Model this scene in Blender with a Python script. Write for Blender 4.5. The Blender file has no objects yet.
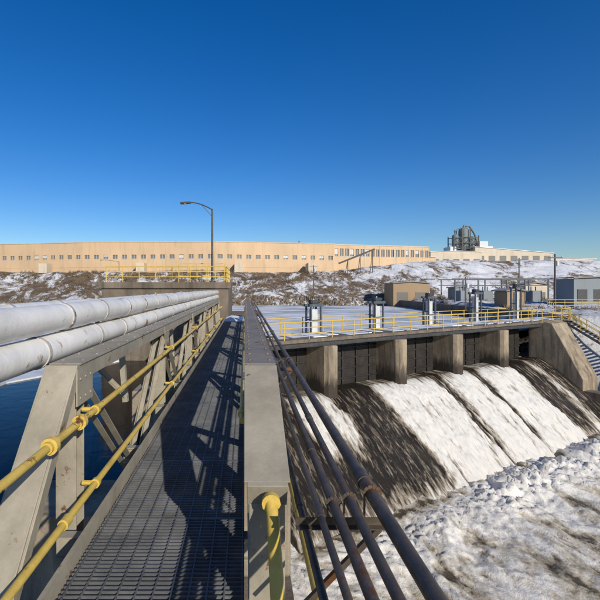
import bpy, math, random
from mathutils import Vector, noise
random.seed(7)
S=bpy.context.scene
COL=S.collection

# ------------------------------------------------------------------ helpers
class MB:
    def __init__(s): s.v=[]; s.f=[]
    def box(s,a,b):
        x0,y0,z0=a; x1,y1,z1=b; i=len(s.v)
        s.v+=[(x0,y0,z0),(x1,y0,z0),(x1,y1,z0),(x0,y1,z0),(x0,y0,z1),(x1,y0,z1),(x1,y1,z1),(x0,y1,z1)]
        s.f+=[(i,i+3,i+2,i+1),(i+4,i+5,i+6,i+7),(i,i+1,i+5,i+4),(i+1,i+2,i+6,i+5),(i+2,i+3,i+7,i+6),(i+3,i,i+4,i+7)]
        return s
    def frame(s,p0,p1,up=(0,0,1)):
        p0=Vector(p0);p1=Vector(p1);d=(p1-p0).normalized();up=Vector(up)
        if abs(d.dot(up))>.98: up=Vector((0,1,0)) if abs(d.y)<.9 else Vector((1,0,0))
        side=d.cross(up).normalized(); u=side.cross(d).normalized()
        return p0,p1,d,side,u
    def prism(s,p0,p1,prof,up=(0,0,1)):
        p0,p1,d,side,u=s.frame(p0,p1,up); n=len(prof); i=len(s.v)
        for p in (p0,p1):
            for a,b in prof: s.v.append(tuple(p+side*a+u*b))
        for k in range(n):
            k2=(k+1)%n; s.f.append((i+k,i+n+k,i+n+k2,i+k2))
        s.f.append(tuple(i+k for k in range(n))); s.f.append(tuple(i+n+k for k in reversed(range(n))))
        return s
    def beam(s,p0,p1,w,h,up=(0,0,1)):
        return s.prism(p0,p1,[(-w/2,-h/2),(w/2,-h/2),(w/2,h/2),(-w/2,h/2)],up)
    def ibeam(s,p0,p1,w,h,t=.012,up=(0,0,1)):
        W=w/2;H=h/2;q=t/2
        return s.prism(p0,p1,[(-W,-H),(W,-H),(W,-H+t),(q,-H+t),(q,H-t),(W,H-t),(W,H),(-W,H),(-W,H-t),(-q,H-t),(-q,-H+t),(-W,-H+t)],up)
    def angle(s,p0,p1,w,t=.01,up=(0,0,1)):
        return s.prism(p0,p1,[(0,0),(w,0),(w,t),(t,t),(t,w),(0,w)],up)
    def cyl(s,p0,p1,r,n=12,r1=None):
        p0,p1,d,side,u=s.frame(p0,p1); r1=r if r1 is None else r1; i=len(s.v)
        for p,rr in ((p0,r),(p1,r1)):
            for k in range(n):
                a=2*math.pi*k/n; s.v.append(tuple(p+side*math.cos(a)*rr+u*math.sin(a)*rr))
        for k in range(n):
            k2=(k+1)%n; s.f.append((i+k,i+n+k,i+n+k2,i+k2))
        s.f.append(tuple(i+k for k in range(n))); s.f.append(tuple(i+n+k for k in reversed(range(n))))
        return s
    def tube(s,pts,r,n=10):
        for a,b in zip(pts,pts[1:]): s.cyl(a,b,r,n)
        return s
    def poly(s,pts):
        i=len(s.v); s.v+=[tuple(p) for p in pts]; s.f.append(tuple(range(i,i+len(pts)))); return s
    def dome(s,c,r,n=14,m=5,sq=1.0):
        i=len(s.v)
        for j in range(m+1):
            e=math.pi/2*j/m
            for k in range(n):
                a=2*math.pi*k/n; s.v.append((c[0]+r*math.cos(e)*math.cos(a),c[1]+r*math.cos(e)*math.sin(a),c[2]+r*sq*math.sin(e)))
        for j in range(m):
            for k in range(n):
                k2=(k+1)%n; s.f.append((i+j*n+k,i+j*n+k2,i+(j+1)*n+k2,i+(j+1)*n+k))
        return s
    def obj(s,name,mat,parent=None,smooth=True,bevel=0):
        me=bpy.data.meshes.new(name); me.from_pydata(s.v,[],s.f); me.validate(); me.update()
        if smooth:
            me.polygons.foreach_set('use_smooth',[True]*len(me.polygons)); 
            if smooth!='all': me.set_sharp_from_angle(angle=math.radians(35))
        o=bpy.data.objects.new(name,me); COL.objects.link(o)
        if mat: me.materials.append(mat)
        if parent: o.parent=parent
        if bevel:
            m=o.modifiers.new('bevel','BEVEL'); m.width=bevel; m.segments=2; m.limit_method='ANGLE'; m.angle_limit=math.radians(50)
        return o
def empty(name,loc=(0,0,0)):
    o=bpy.data.objects.new(name,None); COL.objects.link(o); o.location=loc; return o

# ------------------------------------------------------------------ materials
def newmat(name):
    m=bpy.data.materials.new(name); m.use_nodes=True; nt=m.node_tree
    return m,nt,nt.nodes['Principled BSDF']
def ramp(nt,src,stops):
    r=nt.nodes.new('ShaderNodeValToRGB'); e=r.color_ramp.elements
    while len(e)<len(stops): e.new(.5)
    for el,(p,c) in zip(e,stops):
        el.position=p; el.color=(c[0],c[1],c[2],1) if isinstance(c,tuple) else (c,c,c,1)
    nt.links.new(src,r.inputs[0]); return r.outputs[0]
def coords(nt,scale=(1,1,1)):
    t=nt.nodes.new('ShaderNodeTexCoord'); m=nt.nodes.new('ShaderNodeMapping'); m.inputs['Scale'].default_value=scale
    nt.links.new(t.outputs['Object'],m.inputs[0]); return m.outputs[0]
def nz(nt,sc,detail=6,rough=.6,mscale=(1,1,1),dist=0):
    n=nt.nodes.new('ShaderNodeTexNoise'); n.inputs['Scale'].default_value=sc; n.inputs['Detail'].default_value=detail
    n.inputs['Roughness'].default_value=rough; n.inputs['Distortion'].default_value=dist
    nt.links.new(coords(nt,mscale),n.inputs['Vector']); return n.outputs['Fac']
def mix(nt,fac,a,b,mode='MIX'):
    m=nt.nodes.new('ShaderNodeMix'); m.data_type='RGBA'; m.blend_type=mode
    for s,i in ((fac,0),(a,6),(b,7)):
        if isinstance(s,(int,float)): m.inputs[i].default_value=s
        elif isinstance(s,tuple): m.inputs[i].default_value=(*s,1)
        else: nt.links.new(s,m.inputs[i])
    return m.outputs[2]
def bump(nt,h,strength,dist,bs):
    b=nt.nodes.new('ShaderNodeBump'); b.inputs['Strength'].default_value=strength; b.inputs['Distance'].default_value=dist
    nt.links.new(h,b.inputs['Height']); nt.links.new(b.outputs[0],bs.inputs['Normal']); return b
def weathered(name,c1,c2,rust=(.13,.055,.02),rustlo=.62,sc=3,rough=.55,metal=0,bs=.3,msc=(1,1,1),rsc=6):
    m,nt,b=newmat(name)
    c=ramp(nt,nz(nt,sc,7,.65,msc),[(.3,c1),(.7,c2)])
    gr=ramp(nt,nz(nt,sc*.7,8,.75,(1.3,1.3,.5)),[(.46,0.),(.72,.45)])
    c=mix(nt,gr,c,tuple(x*.45 for x in c1))
    r=ramp(nt,nz(nt,rsc,7,.7),[(rustlo,0.),(rustlo+.06,1.)])
    c=mix(nt,r,c,rust)
    nt.links.new(c,b.inputs['Base Color']); b.inputs['Metallic'].default_value=metal
    rr=ramp(nt,nz(nt,sc*3,4,.6),[(.3,max(0,rough-.12)),(.7,min(1,rough+.15))]); nt.links.new(rr,b.inputs['Roughness'])
    bump(nt,nz(nt,sc*8,4,.7),bs,.01,b); return m
M_tan=weathered('truss_paint',(.25,.22,.165),(.38,.345,.27),rustlo=.61,sc=2.5)
M_brn=weathered('weathered_cover_plate',(.17,.135,.095),(.27,.225,.165),rustlo=.60,sc=2.5)
M_yel=weathered('yellow_paint',(.54,.37,.06),(.66,.48,.12),rustlo=.61,sc=5,rough=.5)
M_white=weathered('pipe_jacket',(.66,.64,.59),(.82,.80,.76),rust=(.26,.13,.06),rustlo=.61,sc=2,rough=.4,rsc=2.1)
M_band=weathered('pipe_band',(.34,.31,.27),(.58,.56,.52),rustlo=.54,sc=8,rough=.4)
M_grate=weathered('galvanised_grating',(.085,.09,.095),(.17,.175,.18),rustlo=.70,sc=3,rough=.55,metal=.2)  # base colour darkened to carry the shade on the walkway deck
M_cond=weathered('conduit_steel',(.06,.048,.038),(.15,.115,.085),rustlo=.58,sc=6,rough=.45,metal=.3)
M_dark=weathered('dark_steel',(.03,.032,.035),(.07,.07,.07),rustlo=.62,sc=4,rough=.6)
M_gate=weathered('shaded_gate_steel',(.012,.011,.010),(.03,.025,.02),rustlo=.62,sc=1,rough=.6)  # near-black tone: the bridge's shade is put into the gate colour
M_blue=weathered('hoist_paint',(.05,.065,.085),(.10,.115,.13),rustlo=.7,sc=4)
M_pale=weathered('pale_metal',(.45,.47,.48),(.60,.61,.60),rustlo=.7,sc=4)
M_wood=weathered('pole_wood',(.07,.05,.035),(.13,.10,.07),rustlo=.9,sc=6,msc=(6,6,.6))

def concrete(name,c1,c2,stain=(.08,.065,.05),sc=.8,wet=None):
    m,nt,b=newmat(name)
    c=ramp(nt,nz(nt,sc,9,.7),[(.3,c1),(.7,c2)])
    st=ramp(nt,nz(nt,1.0,8,.65,(2.2,2.2,.25)),[(.46,0.),(.66,.85)])
    c=mix(nt,st,c,stain)
    if wet is not None:
        t=nt.nodes.new('ShaderNodeTexCoord'); sx=nt.nodes.new('ShaderNodeSeparateXYZ'); nt.links.new(t.outputs['Object'],sx.inputs[0])
        n=nz(nt,1.5,8,.7,(2,2,.4)); ma=nt.nodes.new('ShaderNodeMath'); ma.operation='MULTIPLY_ADD'; nt.links.new(n,ma.inputs[0]); ma.inputs[1].default_value=2.4; nt.links.new(sx.outputs['Z'],ma.inputs[2])
        mr=nt.nodes.new('ShaderNodeMapRange'); nt.links.new(ma.outputs[0],mr.inputs[0]); mr.inputs[1].default_value=wet+1.6; mr.inputs[2].default_value=wet+.8; 
        c=mix(nt,mr.outputs[0],c,(.045,.035,.026))
    nt.links.new(c,b.inputs['Base Color']); b.inputs['Roughness'].default_value=.9
    bump(nt,nz(nt,8,8,.75),.7,.05,b); return m
M_conc=concrete('concrete',(.22,.175,.12),(.40,.33,.235))
M_pier=concrete('pier_concrete',(.22,.175,.12),(.40,.33,.235),wet=-4.0)
M_concd=concrete('concrete_dark',(.12,.095,.07),(.22,.18,.135))

def wallmat(name,c,period=.6):
    m,nt,b=newmat(name)
    v=ramp(nt,nz(nt,.15,8,.6),[(.3,tuple(x*.9 for x in c)),(.7,tuple(min(1,x*1.06) for x in c))])
    st=ramp(nt,nz(nt,.9,5,.6,(1,1,.12)),[(.52,0.),(.75,.35)])
    v=mix(nt,st,v,(.22,.17,.11))
    nt.links.new(v,b.inputs['Base Color']); b.inputs['Roughness'].default_value=.75
    w=nt.nodes.new('ShaderNodeTexWave'); w.inputs['Scale'].default_value=.5/period; w.bands_direction='X'
    nt.links.new(coords(nt),w.inputs[0]); bump(nt,w.outputs['Fac'],.2,.04,b); return m
M_fac=wallmat('tan_cladding',(.54,.385,.235))
M_fac2=wallmat('pale_cladding',(.52,.45,.35))
M_shedw=wallmat('shed_cladding',(.30,.21,.12),.3)
M_grayw=wallmat('grey_cladding',(.20,.23,.25),.3)
M_roof=weathered('roofing',(.2,.19,.18),(.3,.29,.28),rustlo=.9,sc=.5,rough=.9)
m,nt,b=newmat('window_glass'); b.inputs['Base Color'].default_value=(.16,.155,.14,1); b.inputs['Roughness'].default_value=.25; M_glass=m
m,nt,b=newmat('snow'); nt.links.new(ramp(nt,nz(nt,.4,8,.6),[(.3,(.62,.64,.68)),(.6,(.84,.85,.86))]),b.inputs['Base Color']); b.inputs['Roughness'].default_value=.8; bump(nt,nz(nt,2,8,.6),.5,.15,b); M_snow=m
m,nt,b=newmat('ice_snow')
c=ramp(nt,nz(nt,.10,12,.68,(1,1.8,1),.8),[(.36,(.20,.26,.31)),(.47,(.50,.55,.59)),(.58,(.76,.77,.78))])
nt.links.new(c,b.inputs['Base Color']); b.inputs['Roughness'].default_value=.6; bump(nt,nz(nt,1.5,8,.6),.3,.08,b); M_ice=m
m,nt,b=newmat('open_water'); b.inputs['Base Color'].default_value=(.004,.006,.008,1); b.inputs['Roughness'].default_value=.08; b.inputs['IOR'].default_value=1.33; b.inputs['Specular IOR Level'].default_value=.2
bump(nt,nz(nt,1.2,6,.55,(1,1,1),.4),.2,.06,b); M_water=m
m,nt,b=newmat('bank_ground')
brown=ramp(nt,nz(nt,.5,12,.75),[(.3,(.04,.028,.018)),(.5,(.135,.095,.057)),(.7,(.25,.185,.12))])
snow=ramp(nt,nz(nt,.35,10,.6),[(.3,(.60,.61,.64)),(.7,(.80,.81,.82))])
n1=nz(nt,.16,14,.83,(1,.7,1),.5)
g=nt.nodes.new('ShaderNodeNewGeometry'); sx=nt.nodes.new('ShaderNodeSeparateXYZ'); nt.links.new(g.outputs['Position'],sx.inputs[0])
mr=nt.nodes.new('ShaderNodeMapRange'); nt.links.new(sx.outputs['X'],mr.inputs[0]); mr.inputs[1].default_value=5; mr.inputs[2].default_value=45; mr.inputs[3].default_value=-.010; mr.inputs[4].default_value=.05
ad=nt.nodes.new('ShaderNodeMath'); ad.operation='ADD'; nt.links.new(n1,ad.inputs[0]); nt.links.new(mr.outputs[0],ad.inputs[1])
fac=ramp(nt,ad.outputs[0],[(.49,0.),(.55,1.)])
nt.links.new(mix(nt,fac,brown,snow),b.inputs['Base Color']); b.inputs['Roughness'].default_value=.95
bump(nt,nz(nt,1.5,10,.75),.8,.5,b); M_ground=m
# aerated water
def foammat(name,dark,mid,light,fine,stretch,amp,bd,stops):
    m,nt,b=newmat(name)
    a=nt.nodes.new('ShaderNodeAttribute'); a.attribute_name='foam'
    n=nz(nt,fine,9,.74,stretch,.35)
    ma=nt.nodes.new('ShaderNodeMath'); ma.operation='MULTIPLY_ADD'; nt.links.new(n,ma.inputs[0]); ma.inputs[1].default_value=amp
    su=nt.nodes.new('ShaderNodeMath'); su.operation='SUBTRACT'; nt.links.new(a.outputs['Fac'],su.inputs[0]); su.inputs[1].default_value=amp/2
    nt.links.new(su.outputs[0],ma.inputs[2])
    f=ma.outputs[0]
    c=ramp(nt,f,[(stops[0],dark),(stops[1],mid),(stops[2],light)])
    nt.links.new(c,b.inputs['Base Color'])
    r=ramp(nt,f,[(.2,.12),(.55,.5)]); nt.links.new(r,b.inputs['Roughness'])
    n2=nz(nt,fine*3.5,8,.75,stretch,.2)
    ad=nt.nodes.new('ShaderNodeMath'); ad.operation='MULTIPLY_ADD'; nt.links.new(n2,ad.inputs[0]); ad.inputs[1].default_value=.6; nt.links.new(n,ad.inputs[2])
    bump(nt,ad.outputs[0],1,bd,b); return m
M_foam=foammat('river_foam',(.10,.08,.052),(.58,.51,.38),(.90,.87,.79),1.7,(1,.8,1),1.05,.10,(.14,.34,.58))
M_chute=foammat('chute_water',(.020,.015,.010),(.30,.25,.18),(.86,.84,.78),1.7,(2.8,.30,1),1.45,.13,(.18,.36,.62))
m,nt,b=newmat('dry_brush'); nt.links.new(ramp(nt,nz(nt,.3,6,.7),[(.35,(.045,.03,.018)),(.65,(.17,.115,.06))]),b.inputs['Base Color']); b.inputs['Roughness'].default_value=.95; M_brush=m

# ------------------------------------------------------------------ terrain
def ss(a,b,x):
    t=min(1,max(0,(x-a)/(b-a))); return t*t*(3-2*t)
def hterr(x,y):
    n=noise.fractal(Vector((x*.03,y*.03,0)),1,2,5); n2=noise.fractal(Vector((x*.25,y*.25,3)),.7,2,5)
    plate=6.0+4.2*ss(15,65,x)+4.5*ss(140,210,y)*ss(30,90,x)
    d=y-(95+3*n); far=min(plate,-3.2+.40*d) if d>-30 else -13
    xr=29.5+max(0,(y-42))*.09+1.2*n
    base=-9.8+ss(38,43,y)*6.6
    right=min(-.9+.5*n,base+(x-xr)*.95) if x>xr-12 else -13
    left=min(4,-3.2+(-75+3*n-x)*.4)
    back=min(-.9,-3.2+(-9-y)*.7)
    h=max(far,right,left,back,-13)
    if h>-12.5: h+=.45*n2
    return h
def axis(segs):
    out=[]
    for a,b,st in segs:
        k=max(1,round((b-a)/st)); out+=[a+(b-a)*i/k for i in range(k)]
    out.append(segs[-1][1]); return out
xs=axis([(-4000,-600,600),(-600,-150,50),(-150,-90,6),(-90,24,1.2),(24,50,.5),(50,150,1.6),(150,600,50),(600,4000,600)])
ys=axis([(-1500,-100,200),(-100,-20,12),(-20,26,2),(26,60,.5),(60,88,1.5),(88,125,.7),(125,220,3),(220,600,40),(600,5000,600)])
g=MB()
for y in ys:
    for x in xs: g.v.append((x,y,hterr(x,y)))
W=len(xs)
for j in range(len(ys)-1):
    for i in range(W-1): g.f.append((j*W+i,j*W+i+1,(j+1)*W+i+1,(j+1)*W+i))
g.obj('ground',M_ground)

bm=MB()
def tuft(x,y,h,k):
    z=hterr(x,y)-.05
    for _ in range(k):
        a=random.uniform(0,6.28); l=random.uniform(.3,1)*h; sp=random.uniform(.1,.7)*h
        bx=x+random.uniform(-.5,.5)*h; by=y+random.uniform(-.5,.5)*h; w=.04*h+.02
        bm.poly([(bx-w,by,z),(bx+w,by,z),(bx+math.cos(a)*sp,by+math.sin(a)*sp,z+l)])
for _ in range(9500):
    x=random.uniform(-95,75); y=random.uniform(94,121)
    if noise.fractal(Vector((x*.08,y*.15,9)),.8,2,3)<.03+.3*ss(10,50,x): continue
    tuft(x,y,random.uniform(.3,1.3)*random.uniform(.6,1.2),6)
for _ in range(2600):
    x=random.uniform(34,75); y=random.uniform(44,95)
    if noise.noise(Vector((x*.1,y*.1,2)))<.05: continue
    tuft(x,y,random.uniform(.3,.9),5)
bm.obj('bank_brush',M_brush,smooth=False)
rr=MB()
for _ in range(1800):
    x=random.uniform(-70,40); y=95+3*noise.fractal(Vector((x*.03,95*.03,0)),1,2,5)+random.uniform(0,5)
    s=random.uniform(.15,.6)*random.uniform(.5,1.2); z=hterr(x,y); i=len(rr.v)
    for k in range(6):
        a=k*1.047+random.random(); rr.v.append((x+s*math.cos(a)*random.uniform(.7,1.2),y+s*math.sin(a),z-.2))
    for k in range(6):
        a=k*1.047; rr.v.append((x+s*.6*math.cos(a)*random.uniform(.6,1.2),y+s*.6*math.sin(a),z+s*random.uniform(.4,.9)))
    for k in range(6): rr.f.append((i+k,i+(k+1)%6,i+6+(k+1)%6,i+6+k))
    rr.f.append(tuple(i+6+k for k in range(6)))
rr.obj('shore_rocks',M_concd,smooth=False)

# ------------------------------------------------------------------ river
O=Vector((5.1,27.0)); U=Vector((.866,.5)); D=Vector((.5,-.866))
def dp(s,d,z):
    p=O+U*s+D*d; return (p.x,p.y,z)
w=MB(); w.poly([(-95,-14,-2.5),(-.8,-14,-2.5),(-.8,24,-2.5),dp(-6.5,-1.2,-2.5),dp(29,-1.2,-2.5),(60,60,-2.5),(60,103,-2.5),(-95,103,-2.5)])
w.obj('water',M_water)
edge=[(-95,8)]
pts=[(-40,9.5),(-20,10.5),(-11.5,11.5),(-9.5,14),(-10.5,18),(-8,22),(-6,25.5),(-1,27.2),(4,28.8),(14,34),(24,39.5),(30,43)]
for a,b_ in zip(pts,pts[1:]):
    k=10
    for i in range(k):
        t=i/k; x=a[0]+(b_[0]-a[0])*t; y=a[1]+(b_[1]-a[1])*t
        n=noise.fractal(Vector((x*.6,y*.6,0)),1,2,4); edge.append((x+.6*n,y+.7*n))
edge+=[(30,43),(60,60),(60,103),(-95,103)]
i_=MB(); zt=-2.43; i_.poly([(x,y,zt) for x,y in edge])
for a,b_ in zip(edge[:-3],edge[1:-2]): i_.poly([(a[0],a[1],zt),(a[0],a[1],-2.55),(b_[0],b_[1],-2.55),(b_[0],b_[1],zt)])
i_.obj('ice_sheet',M_ice,smooth=False)

def withattr(o,vals):
    at=o.data.attributes.new('foam','FLOAT','POINT'); at.data.foreach_set('value',vals)
def band(s,a,b,e=.35): return ss(a-e,a+e,s)*(1-ss(b-e,b+e,s))
def flow(k,d): # how much aerated water runs down the apron at this station
    return max(band(k,3.3+.15*d-.1,9.5,.35),band(k,10.3,14.1,.35),band(k,14.8,19.6,.35),.5*band(k,22.4,23.5))
fx=axis([(.6,16,.085),(16,34,.12),(34,60,.6)]); fy=axis([(-14,11,.6),(11,27,.085),(27,40,.15),(40,46,.5)])
f=MB(); vals=[]
for y in fy:
    for x in fx:
        rel=Vector((x,y))-O; d=rel.dot(D); sl=rel.dot(U)
        wx=noise.noise(Vector((x*.22,y*.22,5)))*1.6; wy=noise.noise(Vector((x*.22,y*.22,8)))*1.6
        p=sl+wx; q=d+wy
        a=noise.fractal(Vector((p*.40,q*.22,0)),.9,2.1,4)
        r=noise.fractal(Vector((p*1.6,q*.8,4)),.7,2.2,4)
        b1=abs(noise.noise(Vector((p*1.5,q*.8,14)))); b2=abs(noise.noise(Vector((p*3.6+b1,q*1.9,11)))); b3=abs(noise.noise(Vector((p*8.1,q*5.5,21))))
        fl=flow(sl,6.5)
        near=math.exp(-((d-8.2)/1.5)**2)*(.35+.65*fl)
        billow=b1*.7+b2*.5+b3*.26
        hh=.26*a+.06*r+(.16+.55*near)*billow+.28*near
        f.v.append((x,y,-9.6+hh))
        streak=noise.fractal(Vector((p*.7,q*.11,2)),.7,2,5)
        vein=1-min(1,abs(noise.noise(Vector((p*.55+.5*r,q*.16,31))))*7)
        vein2=1-min(1,abs(noise.noise(Vector((p*1.7+.5*r,q*.6,37))))*6)
        v=.55+.18*a+.08*r+.24*streak+.26*(billow-.3)+.30*near-.26*max(0,vein)*(1-near)-.12*max(0,vein2)*(1-near)
        v-=.30*math.exp(-((d-6.8)/.35)**2)*(1-.6*fl)
        vals.append(max(0,min(1,v)))
W=len(fx)
for j in range(len(fy)-1):
    for i in range(W-1): f.f.append((j*W+i,j*W+i+1,(j+1)*W+i+1,(j+1)*W+i))
o=f.obj('river_rapids',M_foam,smooth='all'); withattr(o,vals)

# ------------------------------------------------------------------ spillway dam
dam=empty('spillway_dam')
rotz=math.atan2(U.y,U.x)
c=MB(); vals=[]
ssn=axis([(-7,26.5,.055)]); dn=axis([(-.6,7.6,.065)])
for d in dn:
    for s in ssn:
        jit=.5*noise.fractal(Vector((s*.9,d*.45,1)),.65,2,5)
        k=s+jit
        t=max(0,(d-.6)/6.2)
        white=max(flow(k,d), .85*band(k,-3.5,-.3)*(1-ss(3.4,4.6,d+jit)))
        st=noise.fractal(Vector((s*2.8,d*.20,3)),.65,2.1,6)
        st2=noise.fractal(Vector((s*1.1,d*.5,6)),.65,2.1,5)
        v=.16+.53*white+.26*st*(.3+white*.7)+.20*st2*white
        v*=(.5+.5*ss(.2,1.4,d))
        if d>5.5: v+=.35*ss(5.6,6.8,d+.5*st2)
        z=-4.9-4.9*(min(t,1.15)**1.2)
        lump=abs(noise.noise(Vector((s*2.6,d*1.1,8))))+.5*abs(noise.noise(Vector((s*6,d*2.6,9))))
        z+=.34*white*(.45+st2*.5+.25*st+.45*lump)*ss(.3,2,d)+.03*st
        c.v.append((s,-d,z)); vals.append(max(0,min(1,v+.14*white*(lump-.25))))
W=len(ssn)
for j in range(len(dn)-1):
    for i in range(W-1): c.f.append((j*W+i,j*W+i+1,(j+1)*W+i+1,(j+1)*W+i)[::-1])
o=c.obj('chute_water',M_chute,dam,smooth='all'); withattr(o,vals); o.location=(O.x,O.y,0); o.rotation_euler=(0,0,rotz)
def local(o,par=None):
    o.location=(O.x,O.y,0); o.rotation_euler=(0,0,rotz)
    if par: o.parent=par
    return o
pc=MB(); pcs=[-6.7,-.25,6.15,12.6,19.0]
for s in pcs:
    prof=[(-.5,2.6),(-.5,-.85),(-.34,-1.15),(.34,-1.15),(.5,-.85),(.5,2.6)]
    i=len(pc.v)
    for z in (-6.2,-1.925):
        for a,b_ in prof: pc.v.append((s+a,b_,z))
    n=6
    for k in range(n): pc.f.append((i+k,i+(k+1)%n,i+n+(k+1)%n,i+n+k))
    pc.f.append(tuple(i+n+k for k in range(n))); pc.f.append(tuple(i+k for k in reversed(range(n))))
local(pc.obj('piers',M_pier,smooth=False,bevel=.06),dam)
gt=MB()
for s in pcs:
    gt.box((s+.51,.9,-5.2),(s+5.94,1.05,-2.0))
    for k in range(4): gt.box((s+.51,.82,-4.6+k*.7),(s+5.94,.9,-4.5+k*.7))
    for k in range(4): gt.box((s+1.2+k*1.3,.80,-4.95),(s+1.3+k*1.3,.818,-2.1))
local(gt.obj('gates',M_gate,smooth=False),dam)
body=MB(); body.box((-7,1.051,-12),(26,2.3,-4.95)); local(body.obj('dam_body',M_concd,smooth=False),dam)

br=empty('dam_access_bridge')
dk=MB(); dk.box((-7.5,-.9,-1.62),(31,2.2,-1.42)); local(dk.obj('deck_slab',M_concd,smooth=False),br)
gd=MB()
for y in (-.75,.6,2.0): gd.ibeam((-7.4,y,-1.77),(31,y,-1.77),.2,.29,.03)
local(gd.obj('girders',M_dark,smooth=False),br)
sn=MB()
for k in range(26):
    a=-7+k*1.45; sn.box((a,-.2+random.uniform(-.2,.2),-1.418),(a+random.uniform(.7,1.44),1.7+random.uniform(-.2,.3),-1.40+random.uniform(0,.04)))
local(sn.obj('deck_snow',M_snow,smooth=False),br)
def railing(name,pts,h=1.05,step=1.8,rails=(1.05,.7,.35),r=.03,mat=None,toe=False):
    b=MB()
    for a,b_ in zip(pts,pts[1:]):
        a=Vector(a);b_=Vector(b_); L=(b_-a).length; k=max(1,round(L/step))
        for i in range(k+1):
            p=a.lerp(b_,i/k); b.cyl(p,p+Vector((0,0,h)),r,8)
        for z in rails: b.cyl(a+Vector((0,0,z)),b_+Vector((0,0,z)),r*.95,8)
    return b.obj(name,mat or M_yel)
local(railing('yellow_railing',[(-7.4,-.85,-1.42),(31,-.85,-1.42)]))
local(railing('yellow_railing',[(-7.4,2.15,-1.42),(31,2.15,-1.42)]))
def hoist(s,hh=2.5):
    e=empty('gate_hoist'); a=MB()
    z0=-1.42
    for x in (-.42,.42):
        for y in (1.2,1.7): a.beam((s+x,y,z0),(s+x,y,z0+hh),.1,.1)
    for y in (1.2,1.7): a.beam((s-.6,y,z0+hh),(s+.6,y,z0+hh),.16,.18)
    a.beam((s-.42,1.2,z0+hh*.5),(s-.42,1.7,z0+hh*.5),.08,.08)
    a.beam((s-.42,1.2,z0+.9),(s+.42,1.2,z0+.9),.08,.08)
    local(a.obj('frame',M_blue),e)
    p=MB(); p.box((s-.26,1.32,z0),(s+.26,1.6,z0+hh*.86)); p.cyl((s,1.45,z0+hh*.8),(s,1.45,z0+hh+.45),.05,8)
    local(p.obj('stem_guard',M_pale,bevel=.02),e)
    q=MB(); q.box((s-.25,1.25,z0+hh+.1),(s+.25,1.65,z0+hh+.36)); q.cyl((s+.25,1.45,z0+hh+.23),(s+.5,1.45,z0+hh+.23),.11,12)
    q.cyl((s-.25,1.45,z0+hh+.23),(s-.33,1.45,z0+hh+.23),.16,12)
    local(q.obj('gear_motor',M_dark,bevel=.02),e)
for s,h in ((.3,1.9),(6.3,2.0),(12.4,2.3),(18.8,2.6),(25.5,3.1)): hoist(s,h)

ww=MB()
prof=[(.4,-11),(.4,-1.40),(-.8,-1.40),(-1.6,-1.6),(-4.0,-6.3),(-4.0,-11)]
i=len(ww.v)
for s in (25.6,28.4):
    for y,z in prof: ww.v.append((s,y,z))
n=6
for k in range(n): ww.f.append((i+k,i+(k+1)%n,i+n+(k+1)%n,i+n+k))
ww.f.append(tuple(i+k for k in reversed(range(n)))); ww.f.append(tuple(i+n+k for k in range(n)))
local(ww.obj('concrete_wing_wall',M_conc,smooth=False,bevel=.06))
ww=MB(); ww.box((25.9,-7.4,-12),(27.0,-4.02,-7.3)); local(ww.obj('concrete_training_wall',M_concd,smooth=False,bevel=.05))
st=empty('staircase'); a=MB(); 
for k in range(18):
    t=k/17; a.box((29.3,-1-.32*k-.3,-1.55-.2*k),(30.5,-1-.32*k,-1.5-.2*k))
for x in (29.28,30.52): a.beam((x,-.9,-1.55),(x,-6.7,-5.2),.05,.22)
local(a.obj('steps',M_grate,smooth=False),st)
a=MB()
for x in (29.28,30.52):
    for z in (1.0,.5): a.cyl((x,-.9,-1.5+z),(x,-6.7,-5.1+z),.035,8)
    for k in range(5):
        y=-.9-5.8*k/4; z=-1.5-3.6*k/4; a.cyl((x,y,z),(x,y,z+1.0),.035,8)
local(a.obj('stair_rails',M_yel),st)

# ------------------------------------------------------------------ headworks wall beneath the walkway
hw=empty('intake_wall')
a=MB(); a.box((-.9,-14,-13),(.6,24.5,-2.15)); a.obj('wall',M_concd,hw,smooth=False)
a=MB()
for y in (5.5,12.2,18.4): a.box((-3.3,y,-7),(-.902,y+1.1,-1.35)); a.box((-.9,y,-2.148),(.6,y+1.1,-.75))
a.obj('buttress_piers',M_conc,hw,smooth=False,bevel=.04)

ab=MB(); ab.box((-8.2,24.0,-6),(-.95,31,1.98)); ab.box((-8.35,23.88,1.62),(-.8,24.0,1.99)); ab.box((-.95,24.6,-7),(1.0,31,-.05))
ab.obj('concrete_abutment',M_concd,smooth=False,bevel=.04)
railing('yellow_railing',[(-8.0,24.2,1.99),(-4.2,24.2,1.99),(-1.1,24.2,1.99),(-1.1,30.5,1.99)],h=.9,step=1.0,rails=(.9,.6,.3),r=.026)
railing('yellow_railing',[(-4.2,26.6,1.99),(-1.3,26.6,1.99)],h=1.2,step=.6,rails=(1.2,.8,.4),r=.026)
a=MB(); a.box((-1.15,20.6,-.35),(.9,24.6,-.03)); a.obj('concrete_landing',M_conc,smooth=False)
a=MB()
R=[(-1.05+1.9*i/14,21.0+3.3*j/14) for j in range(15) for i in range(15)]
for x,y in R: a.v.append((x,y,-.02+.14*max(0,.6+noise.noise(Vector((x*2,y*2,0))))*min(1,(x+1.05)*4,(.85-x)*4,(y-21)*3,(24.3-y)*3)))
for j in range(14):
    for i in range(14): k=j*15+i; a.f.append((k,k+1,k+16,k+15))
a.obj('snow_patch',M_snow)

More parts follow.
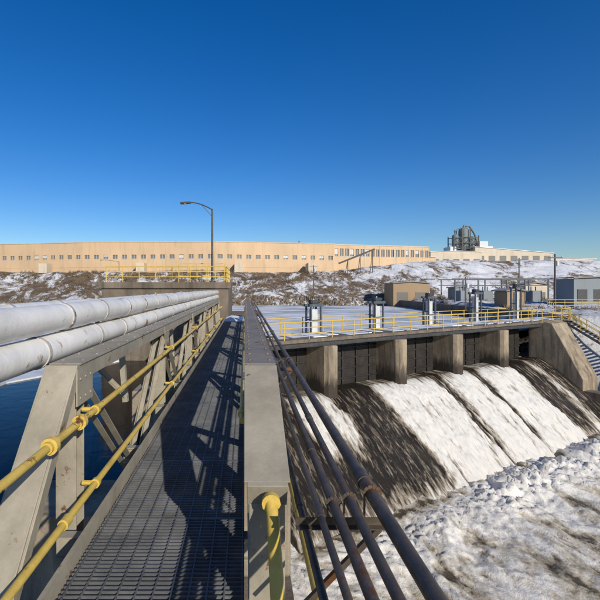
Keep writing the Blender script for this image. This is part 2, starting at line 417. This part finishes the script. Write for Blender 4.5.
# ------------------------------------------------------------------ walkway
wk=empty('steel_walkway')
g=MB(); y=-2.0
while y<20.6:
    g.box((-1.0,y,-.03),(-.005,y+.007,0)); y+=.036
for k in range(11): 
    x=-.98+k*.096; g.box((x,-2,-.012),(x+.008,20.6,.0015))
for k in range(23): g.box((-1.0,-2+k*1.0,-.034),(-.005,-1.98+k*1.0,.003))
g.obj('grating',M_grate,wk,smooth=False)
g=MB()
for x in (-1.03,.03): g.box((x-.012,-2,-.06),(x+.012,20.6,.09))
for k in range(15): g.ibeam((-1.3,-1.9+k*1.6,-.13),(.2,-1.9+k*1.6,-.13),.08,.16,.01)
for x in (-.8,-.2): g.ibeam((x,-2,-.26),(x,20.6,-.26),.08,.1,.01)
g.obj('deck_framing',M_tan,wk,smooth=False)
ZT=1.1; ZB=-.55
def truss(xc,name,yE,zE,right=False):
    e=wk; a=MB()
    w=.2; mt=M_brn if right else M_tan
    a.beam((xc,3.0,ZT-.07),(xc,20.6,ZT-.07),w,.13)
    a.beam((xc,3.02,ZT-.07),(xc,yE,zE-.07),w,.13,up=(0,0,1))
    cp=MB(); cp.beam((xc,3.06,ZT-.004),(xc,20.6,ZT-.004),w+.03,.008)
    for k in range(58):
        for dx in (-.075,.075): cp.cyl((xc+dx,3.2+.3*k,ZT),(xc+dx,3.2+.3*k,ZT+.007),.011,6)
    cp.obj(name+'_cover_plate',mt,e,smooth=False)
    a.beam((xc,3.0,ZT-.003),(xc,yE,zE-.003),w+.03,.008,up=(0,0,1))
    if right: a.beam((xc,yE+.09,zE-.12),(xc,yE+.09,ZB),w-.02,.14)
    a.beam((xc,20.5,ZT-.1),(xc,20.5,ZB),.18,.14)
    a.ibeam((xc,0.2,ZB),(xc,20.6,ZB),.16,.18,.014)
    Y=[3.15+3.3*k for k in range(6)]
    for y in Y: 
        a.ibeam((xc,y,ZB+.09),(xc,y,ZT-.135),.15,.16,.014,up=(0,1,0))
    a.obj(name+'_chords',M_tan,e,smooth=False,bevel=.004)
    a=MB()
    for k,(y0,y1) in enumerate(zip(Y,Y[1:])):
        ym=(y0+y1)/2
        for dx in (-.06,.05):
            a.angle((xc+dx,y0+.06,ZT-.16),(xc+dx,ym,ZB+.1),.06,.009)
            a.angle((xc+dx,ym,ZB+.1),(xc+dx,y1-.06,ZT-.16),.06,.009)
    a.obj(name+'_diagonals',M_tan,e,smooth=False)
    a=MB()
    for y in Y:
        for sx_ in (-1,1):
            x=xc+sx_*(w/2+.008)
            a.box((x-.006,y-.15,ZT-.30),(x+.006,y+.15,ZT-.03))
            for i in range(3):
                for j in range(2):
                    p=(x,y-.10+.10*i,ZT-.25+.14*j); a.cyl(p,(x+sx_*.014,p[1],p[2]),.010,6)
    a.obj(name+'_gussets',M_tan,e,smooth=False)
truss(-1.31,'left_truss',2.02,-.15)
truss(.11,'right_truss',2.08,.69,True)
g=MB()
for z in (.74,.19):
    g.cyl((-1.12,-1,z),(-1.12,20.6,z),.024,12)
g.cyl((-.02,3.0,.70),(-.02,20.6,.70),.022,12)
for k in range(7):
    y=3.15+3.3*k if k<6 else 20
    for z in (.74,.19): g.cyl((-1.12,y-.02,z),(-1.12,y+.02,z),.036,12); g.cyl((-1.12,y,z),(-1.22,y,z),.018,8)
for y in (2.42,2.85): 
    g.cyl((-1.12,y-.05,.74),(-1.12,y+.05,.74),.034,14); g.cyl((-1.12,y-.02,.74),(-1.12,y+.02,.74),.05,14)
for y in (2.62,): g.cyl((-1.12,y-.04,.19),(-1.12,y+.04,.19),.034,14)
for y in (3.2,6.4,9.7): g.cyl((-.02,y-.05,.70),(-.02,y+.05,.70),.034,12)
g.obj('yellow_handrail',M_yel)
g=MB(); g.tube([(.125,2.02,.62),(.13,1.97,.58),(.135,1.25,.1),(.135,.6,.05)],.030,14); g.cyl((.125,2.03,.62),(.125,2.0,.62),.045,14)
g.cyl((.34,.4,.22),(.34,20.6,.22),.026,12)
for k in range(8): g.cyl((.34,1.2+k*2.6,-.3),(.34,1.2+k*2.6,.22),.022,10); g.cyl((.2,1.2+k*2.6,-.3),(.34,1.2+k*2.6,-.3),.022,8)
g.obj('yellow_handrail',M_yel)

def bigpipe(x,z,r,ph):
    e=empty('insulated_pipe'); a=MB(); b_=MB()
    y=-2.0+ph*.7
    prev=-2.5; dz=0; dx=0
    while y<22.6:
        ndz=random.uniform(-.006,.006); ndx=random.uniform(-.005,.005)
        a.cyl((x+dx,prev+.004,z+dz),(x+ndx,y-.004,z+ndz),r+random.uniform(-.003,.003),36); 
        b_.cyl((x+ndx,y-.025,z+ndz),(x+ndx,y+.025,z+ndz),r+.006,36)
        dz,dx=ndz,ndx
        prev=y; y+=random.choice((.9,.92,1.8,1.2))
    a.cyl((x+dx,prev,z+dz),(x,24.0,z),r,36)
    a.obj('jacket',M_white,e); b_.obj('bands',M_band,e,bevel=.004)
bigpipe(-1.62,1.40,.118,0); bigpipe(-1.62,1.148,.120,.6); bigpipe(-1.90,1.42,.10,.3)
g=MB()
for k in range(8):
    y=1.7+3.3*k
    g.ibeam((-2.05,y,.97),(-1.4,y,.97),.1,.1,.01); g.beam((-1.47,y,.92),(-1.42,y,.3),.06,.06); g.angle((-2.0,y,.92),(-1.42,y,.35),.05)
    g.beam((-1.76,y,.97),(-1.76,y,1.56),.03,.06)
g.obj('pipe_bracket',M_tan,smooth=False)
def conduit(x,z,r,step):
    e=empty('conduit_pipe'); a=MB(); a.cyl((x,-.8,z),(x,24.6,z),r,16); a.obj('tube',M_cond,e)
    a=MB(); y=.9+random.random()*2
    while y<24: a.cyl((x,y-.05,z),(x,y+.05,z),r*1.18,16); y+=step
    a.obj('couplings',M_cond,e)
for x,z,r in ((.535,.78,.028),(.44,.76,.019),(.372,.74,.020),(.305,.73,.014),(.265,.60,.016)): conduit(x,z,r,3.05)
g=MB()
for k in range(7):
    y=1.75+3.3*k
    g.angle((.21,y,.66),(.62,y,.66),.035,.005); g.beam((.22,y,.3),(.56,y,.65),.022,.022)
    for x_,r_,z_ in ((.535,.030,.78),(.44,.021,.76),(.372,.022,.74)):
        for q_ in range(6):
            a0=math.pi*q_/6; a1=math.pi*(q_+1)/6; R_=r_+.003
            g.beam((x_+R_*math.cos(a0),y+.017,z_+R_*math.sin(a0)),(x_+R_*math.cos(a1),y+.017,z_+R_*math.sin(a1)),.02,.004,up=(0,1,0))
        for sg in (-1,1): g.beam((x_+sg*(r_+.003),y+.017,.69),(x_+sg*(r_+.003),y+.017,z_),.004,.02)
g.obj('conduit_bracket',M_cond,smooth=False)

# ------------------------------------------------------------------ lamps and poles
def lamp(x,y,z,H,arm):
    e=empty('street_lamp'); a=MB()
    a.cyl((x,y,z),(x,y,z+.08),.16,14); a.cyl((x,y,z),(x,y,z+H),.075,12,.05)
    pts=[]
    for k in range(9):
        t=k/8; pts.append((x-arm*t,y,z+H-.02+.42*math.sin(t*math.pi*.55)))
    a.tube(pts,.035,8); a.cyl((x-arm*.45,y,z+H+.25),(x,y,z+H-.45),.015,6)
    a.obj('post_and_arm',M_dark,e)
    b=MB(); hx,hz=pts[-1][0],pts[-1][2]
    b.prism((hx+.12,y,hz-.01),(hx-.5,y,hz-.05),[(-.13,-.04),(.13,-.04),(.09,.07),(-.09,.07)])
    b.obj('luminaire',M_dark,e,bevel=.02)
    b=MB(); b.dome((hx-.22,y,hz-.08),.1,12,4,-.7); b.obj('lens',M_pale,e)
lamp(-1.95,25.0,1.99,4.35,1.4)
lamp(-30,100,hterr(-30,100)-.2,9.3,4.0)
def upole(x,y,z0,z1,r,arms):
    e=empty('utility_pole'); a=MB(); a.cyl((x,y,z0),(x,y,z1),r,12,r*.7)
    for z in arms: a.beam((x-.9,y-.12,z),(x+.9,y-.12,z),.1,.12)
    a.obj('pole',M_wood,e); b=MB()
    for z in arms:
        for dx in (-.8,-.35,.35,.8): b.cyl((x+dx,y-.12,z+.05),(x+dx,y-.12,z+.28),.05,8)
    b.cyl((x+.3,y,z1-1.6),(x+.3,y,z1-.9),.2,12)
    b.obj('insulators',M_pale,e)
upole(40.6,55,-2,6.1,.13,(5.6,))
upole(16,98,-3,7.0,.16,(6.6,))
upole(62,95,-2,8.5,.16,(8.0,))
upole(31.5,60,-3,3.2,.12,(2.9,))

# ------------------------------------------------------------------ buildings
def facade(wall,glass,frm,p0,p1,z0,z1,wz0,wz1,spacing,wf,muntin=1):
    p0=Vector((*p0,0));p1=Vector((*p1,0)); d=(p1-p0); L=d.length; d.normalize(); nrm=Vector((d.y,-d.x,0))
    k=max(1,int(L/spacing)); sp=L/k
    def q(a,b,za,zb,mb,off=0,th=.4):
        A=p0+d*a+nrm*off; B=p0+d*b+nrm*off
        i=len(mb.v)
        for z in (za,zb):
            for P in (A,B,B-nrm*th,A-nrm*th): mb.v.append((P.x,P.y,z))
        mb.f+=[(i,i+1,i+5,i+4),(i+1,i+2,i+6,i+5),(i+2,i+3,i+7,i+6),(i+3,i,i+4,i+7),(i+4,i+5,i+6,i+7),(i+3,i+2,i+1,i)]
    q(0,L,z0,wz0,wall); q(0,L,wz1,z1,wall)
    for i in range(k+1):
        a=max(0,i*sp-sp*(1-wf)/2); b=min(L,i*sp+sp*(1-wf)/2); q(a,b,wz0,wz1,wall)
    q(0,L,wz0-.05,wz1+.05,glass,-.22,.05)
    for i in range(k):
        a=i*sp+sp*(1-wf)/2; b=a+sp*wf
        q(a-.06,b+.06,wz0-.1,wz0,frm,.08,.2)
        for m_ in range(1,muntin+1):
            x=a+(b-a)*m_/(muntin+1); q(x-.05,x+.05,wz0,wz1,frm,-.12,.1)
        if random.random()<.18: q(a+.02,b-.02,wz0+(wz1-wz0)*random.uniform(.2,.6),wz1,frm,-.2,.02)
    return q
fb=empty('factory_building')
wl,gl,fr,tr=MB(),MB(),MB(),MB()
P=[(-190,152),(-48,124),(-8.6,121.5),(27.4,128)]
T=15.0
for a,b_ in zip(P,P[1:]):
    q=facade(wl,gl,fr,a,b_,4.5,T,10.2,11.4,2.75,.50)
    L=(Vector(b_)-Vector(a)).length
    q(0,L,T-.02,T+.22,tr,.12,.6); q(0,L,7.7,7.85,tr,.06,.1)
    x=3.0
    while x<L: q(x-.12,x+.12,5,T-.4,tr,.05,.08); x+=11.0
wl.obj('walls',M_fac,fb,smooth=False); gl.obj('windows',M_glass,fb,smooth=False); fr.obj('window_frames',M_pale,fb,smooth=False); tr.obj('trim',M_fac,fb,smooth=False)
a=MB(); a.poly([(-190,152.4,T-.1),(-48,124.4,T-.1),(-8.6,121.9,T-.1),(27.2,128.4,T-.1),(27.2,190,T-.1),(-190,210,T-.1)]); a.obj('roof',M_roof,fb,smooth=False)
a=MB(); a.box((27.0,128.4,5),(27.4,190,T)); a.obj('end_wall',M_fac,fb,smooth=False)
a=MB()
for k in range(12):
    x=-60+k*7.3+random.uniform(-2,2); a.box((x,140,T-.1),(x+random.uniform(1,2.2),142,T+random.uniform(.8,1.5)))
a.box((15,134,T-.1),(16.2,136,T+1.2)); a.cyl((17.5,135,T-.1),(17.5,135,T+1.8),.3)
a.obj('roof_vents',M_grayw,fb,smooth=False)
a=MB()
for x in (-60,-31,-3,18):
    a.box((x,119.2 if x>-50 else 122,6),(x+2.4,125,8.8))
a.obj('dock_doors',M_fac2,fb,smooth=False)
fb=empty('office_building')
wl,gl,fr,tr=MB(),MB(),MB(),MB()
q=facade(wl,gl,fr,(27.45,130),(60.5,138),6,15.0,11.6,13.9,1.75,.70,1)
L=(Vector((60.5,138))-Vector((27.45,130))).length
q(0,L,15.0,15.25,tr,.12,.6)
x=0
while x<L: q(x,x+.25,6.5,15,tr,.1,.12); x+=5.25
wl.obj('walls',M_fac,fb,smooth=False); gl.obj('windows',M_glass,fb,smooth=False); fr.obj('window_frames',M_pale,fb,smooth=False); tr.obj('trim',M_fac2,fb,smooth=False)
a=MB(); a.poly([(27.5,130.4,14.95),(60.5,138.4,14.95),(60.5,160,14.95),(27.5,160,14.95)]); a.box((60.1,138.4,6),(60.5,160,14.9)); a.obj('roof',M_fac2,fb,smooth=False)

def shed(name,x0,x1,y0,y1,z0,z1,mat,ridge=.0,doors=0,slope=0):
    e=empty(name); a=MB(); xm=(x0+x1)/2
    prof=[(x0,z0),(x1,z0),(x1,z1-slope),(xm,z1+ridge-slope/2),(x0,z1)]
    i=len(a.v)
    for y in (y0,y1):
        for x,z in prof: a.v.append((x,y,z))
    for k in range(5): a.f.append((i+k,i+5+k,i+5+(k+1)%5,i+(k+1)%5))
    a.f.append(tuple(i+k for k in range(5))); a.f.append(tuple(i+5+k for k in reversed(range(5))))
    a.obj('walls',mat,e,smooth=False)
    r=MB()
    for (xa,za),(xb,zb) in (((x0-.3,z1+.06),(xm,z1+ridge-slope/2+.08)),((xm,z1+ridge-slope/2+.08),(x1+.3,z1-slope+.06))):
        i=len(r.v)
        for y in (y0-.35,y1+.3): r.v+=[(xa,y,za),(xb,y,zb),(xb,y,zb+.16),(xa,y,za+.16)]
        r.f+=[(i,i+1,i+2,i+3),(i+4,i+7,i+6,i+5),(i+3,i+2,i+6,i+7),(i,i+4,i+5,i+1),(i,i+3,i+7,i+4),(i+1,i+5,i+6,i+2)]
    r.obj('roof',M_snow if name=='warehouse_building' else M_roof,e,smooth=False)
    if doors:
        g_=MB(); W_=(x1-x0)/doors
        for k in range(doors):
            g_.box((x0+W_*(k+.2),y0-.06,z0+(z1-z0)*.28),(x0+W_*(k+.8),y0-.003,z0+(z1-z0)*.66))
        g_.obj('openings',M_glass if name!='electrical_kiosk' else M_dark,e,smooth=False)
    return e
shed('brown_shed',32.5,40.5,92,98,-3,2.6,M_shedw,.3,2)
shed('electrical_kiosk',47.0,54,60,64,-1.5,3.0,M_grayw,.1,3)
shed('equipment_hut',36.2,38.6,58,61,-1.8,1.1,M_shedw,.3,1)
shed('equipment_hut',56,60.5,84,88,-1.8,2.2,M_fac2,.4,2)
shed('equipment_hut',44,47,88,91,-1.8,1.6,M_grayw,.2,1)
shed('warehouse_building',76,97,172,190,8,16.4,M_fac2,.3,5)
shed('warehouse_building',96.5,129,176,200,8,18.8,M_fac2,.0,7,2.6)
shed('warehouse_building',129.5,152,182,200,8,14.2,M_fac2,.2,5)
shed('warehouse_building',60.9,75,165,180,8,13.6,M_fac,.2,3)
e=empty('process_tower'); a=MB()
for x in (88.5,92,95.5,99):
    for yy in (178,183): a.beam((x,yy,14),(x,yy,24 if x in(88.5,99) else 27),.35,.35)
for z in (18.5,20.8,23.2):
    for yy in (178,183): a.beam((88.3,yy,z),(99.3,yy,z),.25,.3)
for x0,x1 in ((88.5,92),(92,95.5),(95.5,99)):
    a.beam((x0,178,18.5),(x1,178,23),.16,.16); a.beam((x1,178,18.5),(x0,178,23),.16,.16)
a.obj('steel_frame',M_dark,e,smooth=False)
M_green=weathered('silo_paint',(.10,.13,.13),(.19,.23,.22),rustlo=.7,sc=.6)
a=MB()
for x,r,zt in ((90.5,1.5,23.6),(94,2.1,26),(97.4,1.4,22.8)):
    a.cyl((x,180.5,19.5),(x,180.5,zt),r,18); a.dome((x,180.5,zt),r,18,5,.8); a.cyl((x,180.5,19.5),(x,180.5,16.6),r,18,.3)
a.tube([(94,180.5,27.4),(94,180.5,28.4),(96.5,180.5,28.2),(98.6,180.5,25),(100.5,180.5,19)],.42,10)
a.tube([(90.5,180.5,24.4),(90,180.5,26.2),(93,180.5,27.5)],.3,10)
a.obj('silos',M_green,e)
a=MB(); a.box((99.5,178,16),(103,184,21.5)); a.box((87,178,16),(89.5,184,19.2)); a.box((103,178,16),(105,182,19.4)); a.obj('filter_house',M_pale,e,smooth=False)
e=empty('inclined_conveyor'); a=MB(); a.beam((26.5,118.5,8.6),(36.5,118.5,12.6),1.0,.45)
for x,z in ((29,9.6),(32.5,11),(36,12.4)): a.beam((x,118.5,5),(x,118.5,z),.2,.2); a.beam((x-.8,118.5,5),(x,118.5,z),.15,.15)
a.obj('gantry',M_dark,e,smooth=False)
e=empty('substation'); a=MB()
for x in (36,40,44,48,52):
    for yy in (72,77): a.beam((x,yy,-1.5),(x,yy,3.2),.18,.18)
for yy in (72,77): a.beam((35.5,yy,3.2),(52.5,yy,3.2),.2,.2); a.beam((35.5,yy,2.1),(52.5,yy,2.1),.12,.15)
a.obj('frames',M_blue,e,smooth=False)
a=MB()
for x in (37.5,41.5,46,50): a.box((x,73,-1.2),(x+1.6,75,1.2)); a.cyl((x+.4,74,1.2),(x+.4,74,1.9),.1,8); a.cyl((x+1.2,74,1.2),(x+1.2,74,1.9),.1,8)
a.obj('transformers',M_grayw,e,smooth=False)
a=MB(); a.beam((31.5,46,-2.2),(34.2,92,-2.2),.6,2.4); a.obj('retaining_wall',M_concd,smooth=False)
railing('yellow_railing',[(31.8,43,-1.0),(36,50,-.8),(52,52,-.8)],step=2.2)

# ------------------------------------------------------------------ light, sky, camera
az=math.radians(154); el=math.radians(25)
sd=Vector((math.sin(az)*math.cos(el),math.cos(az)*math.cos(el),math.sin(el)))
L=bpy.data.lights.new('sun','SUN'); L.energy=4.7; L.angle=math.radians(.5); L.color=(1,.92,.79)
so=bpy.data.objects.new('sun',L); COL.objects.link(so); so.rotation_euler=(-sd).to_track_quat('-Z','Y').to_euler(); so.location=(0,0,50)
w=bpy.data.worlds.new('World'); S.world=w; w.use_nodes=True; nt=w.node_tree
sky=nt.nodes.new('ShaderNodeTexSky'); sky.sky_type='NISHITA'; sky.sun_disc=False; sky.sun_elevation=el; sky.sun_rotation=az
sky.air_density=1.05; sky.dust_density=.6; sky.ozone_density=4.5; sky.altitude=200
hs=nt.nodes.new('ShaderNodeHueSaturation'); hs.inputs['Saturation'].default_value=1.32; hs.inputs['Hue'].default_value=.511; nt.links.new(sky.outputs[0],hs.inputs['Color'])
bg=nt.nodes['Background']; bg.inputs[1].default_value=.115; nt.links.new(hs.outputs[0],bg.inputs[0])
cam=bpy.data.cameras.new('camera'); cam.lens=25.2; cam.sensor_width=36; cam.shift_x=55/600; cam.shift_y=-12/600; cam.clip_end=8000; cam.clip_start=.05
co=bpy.data.objects.new('camera',cam); COL.objects.link(co); co.location=(0,0,1.65); co.rotation_euler=(math.radians(90),0,0); S.camera=co
S.view_settings.view_transform='Standard'; S.view_settings.look='None'; S.view_settings.exposure=0
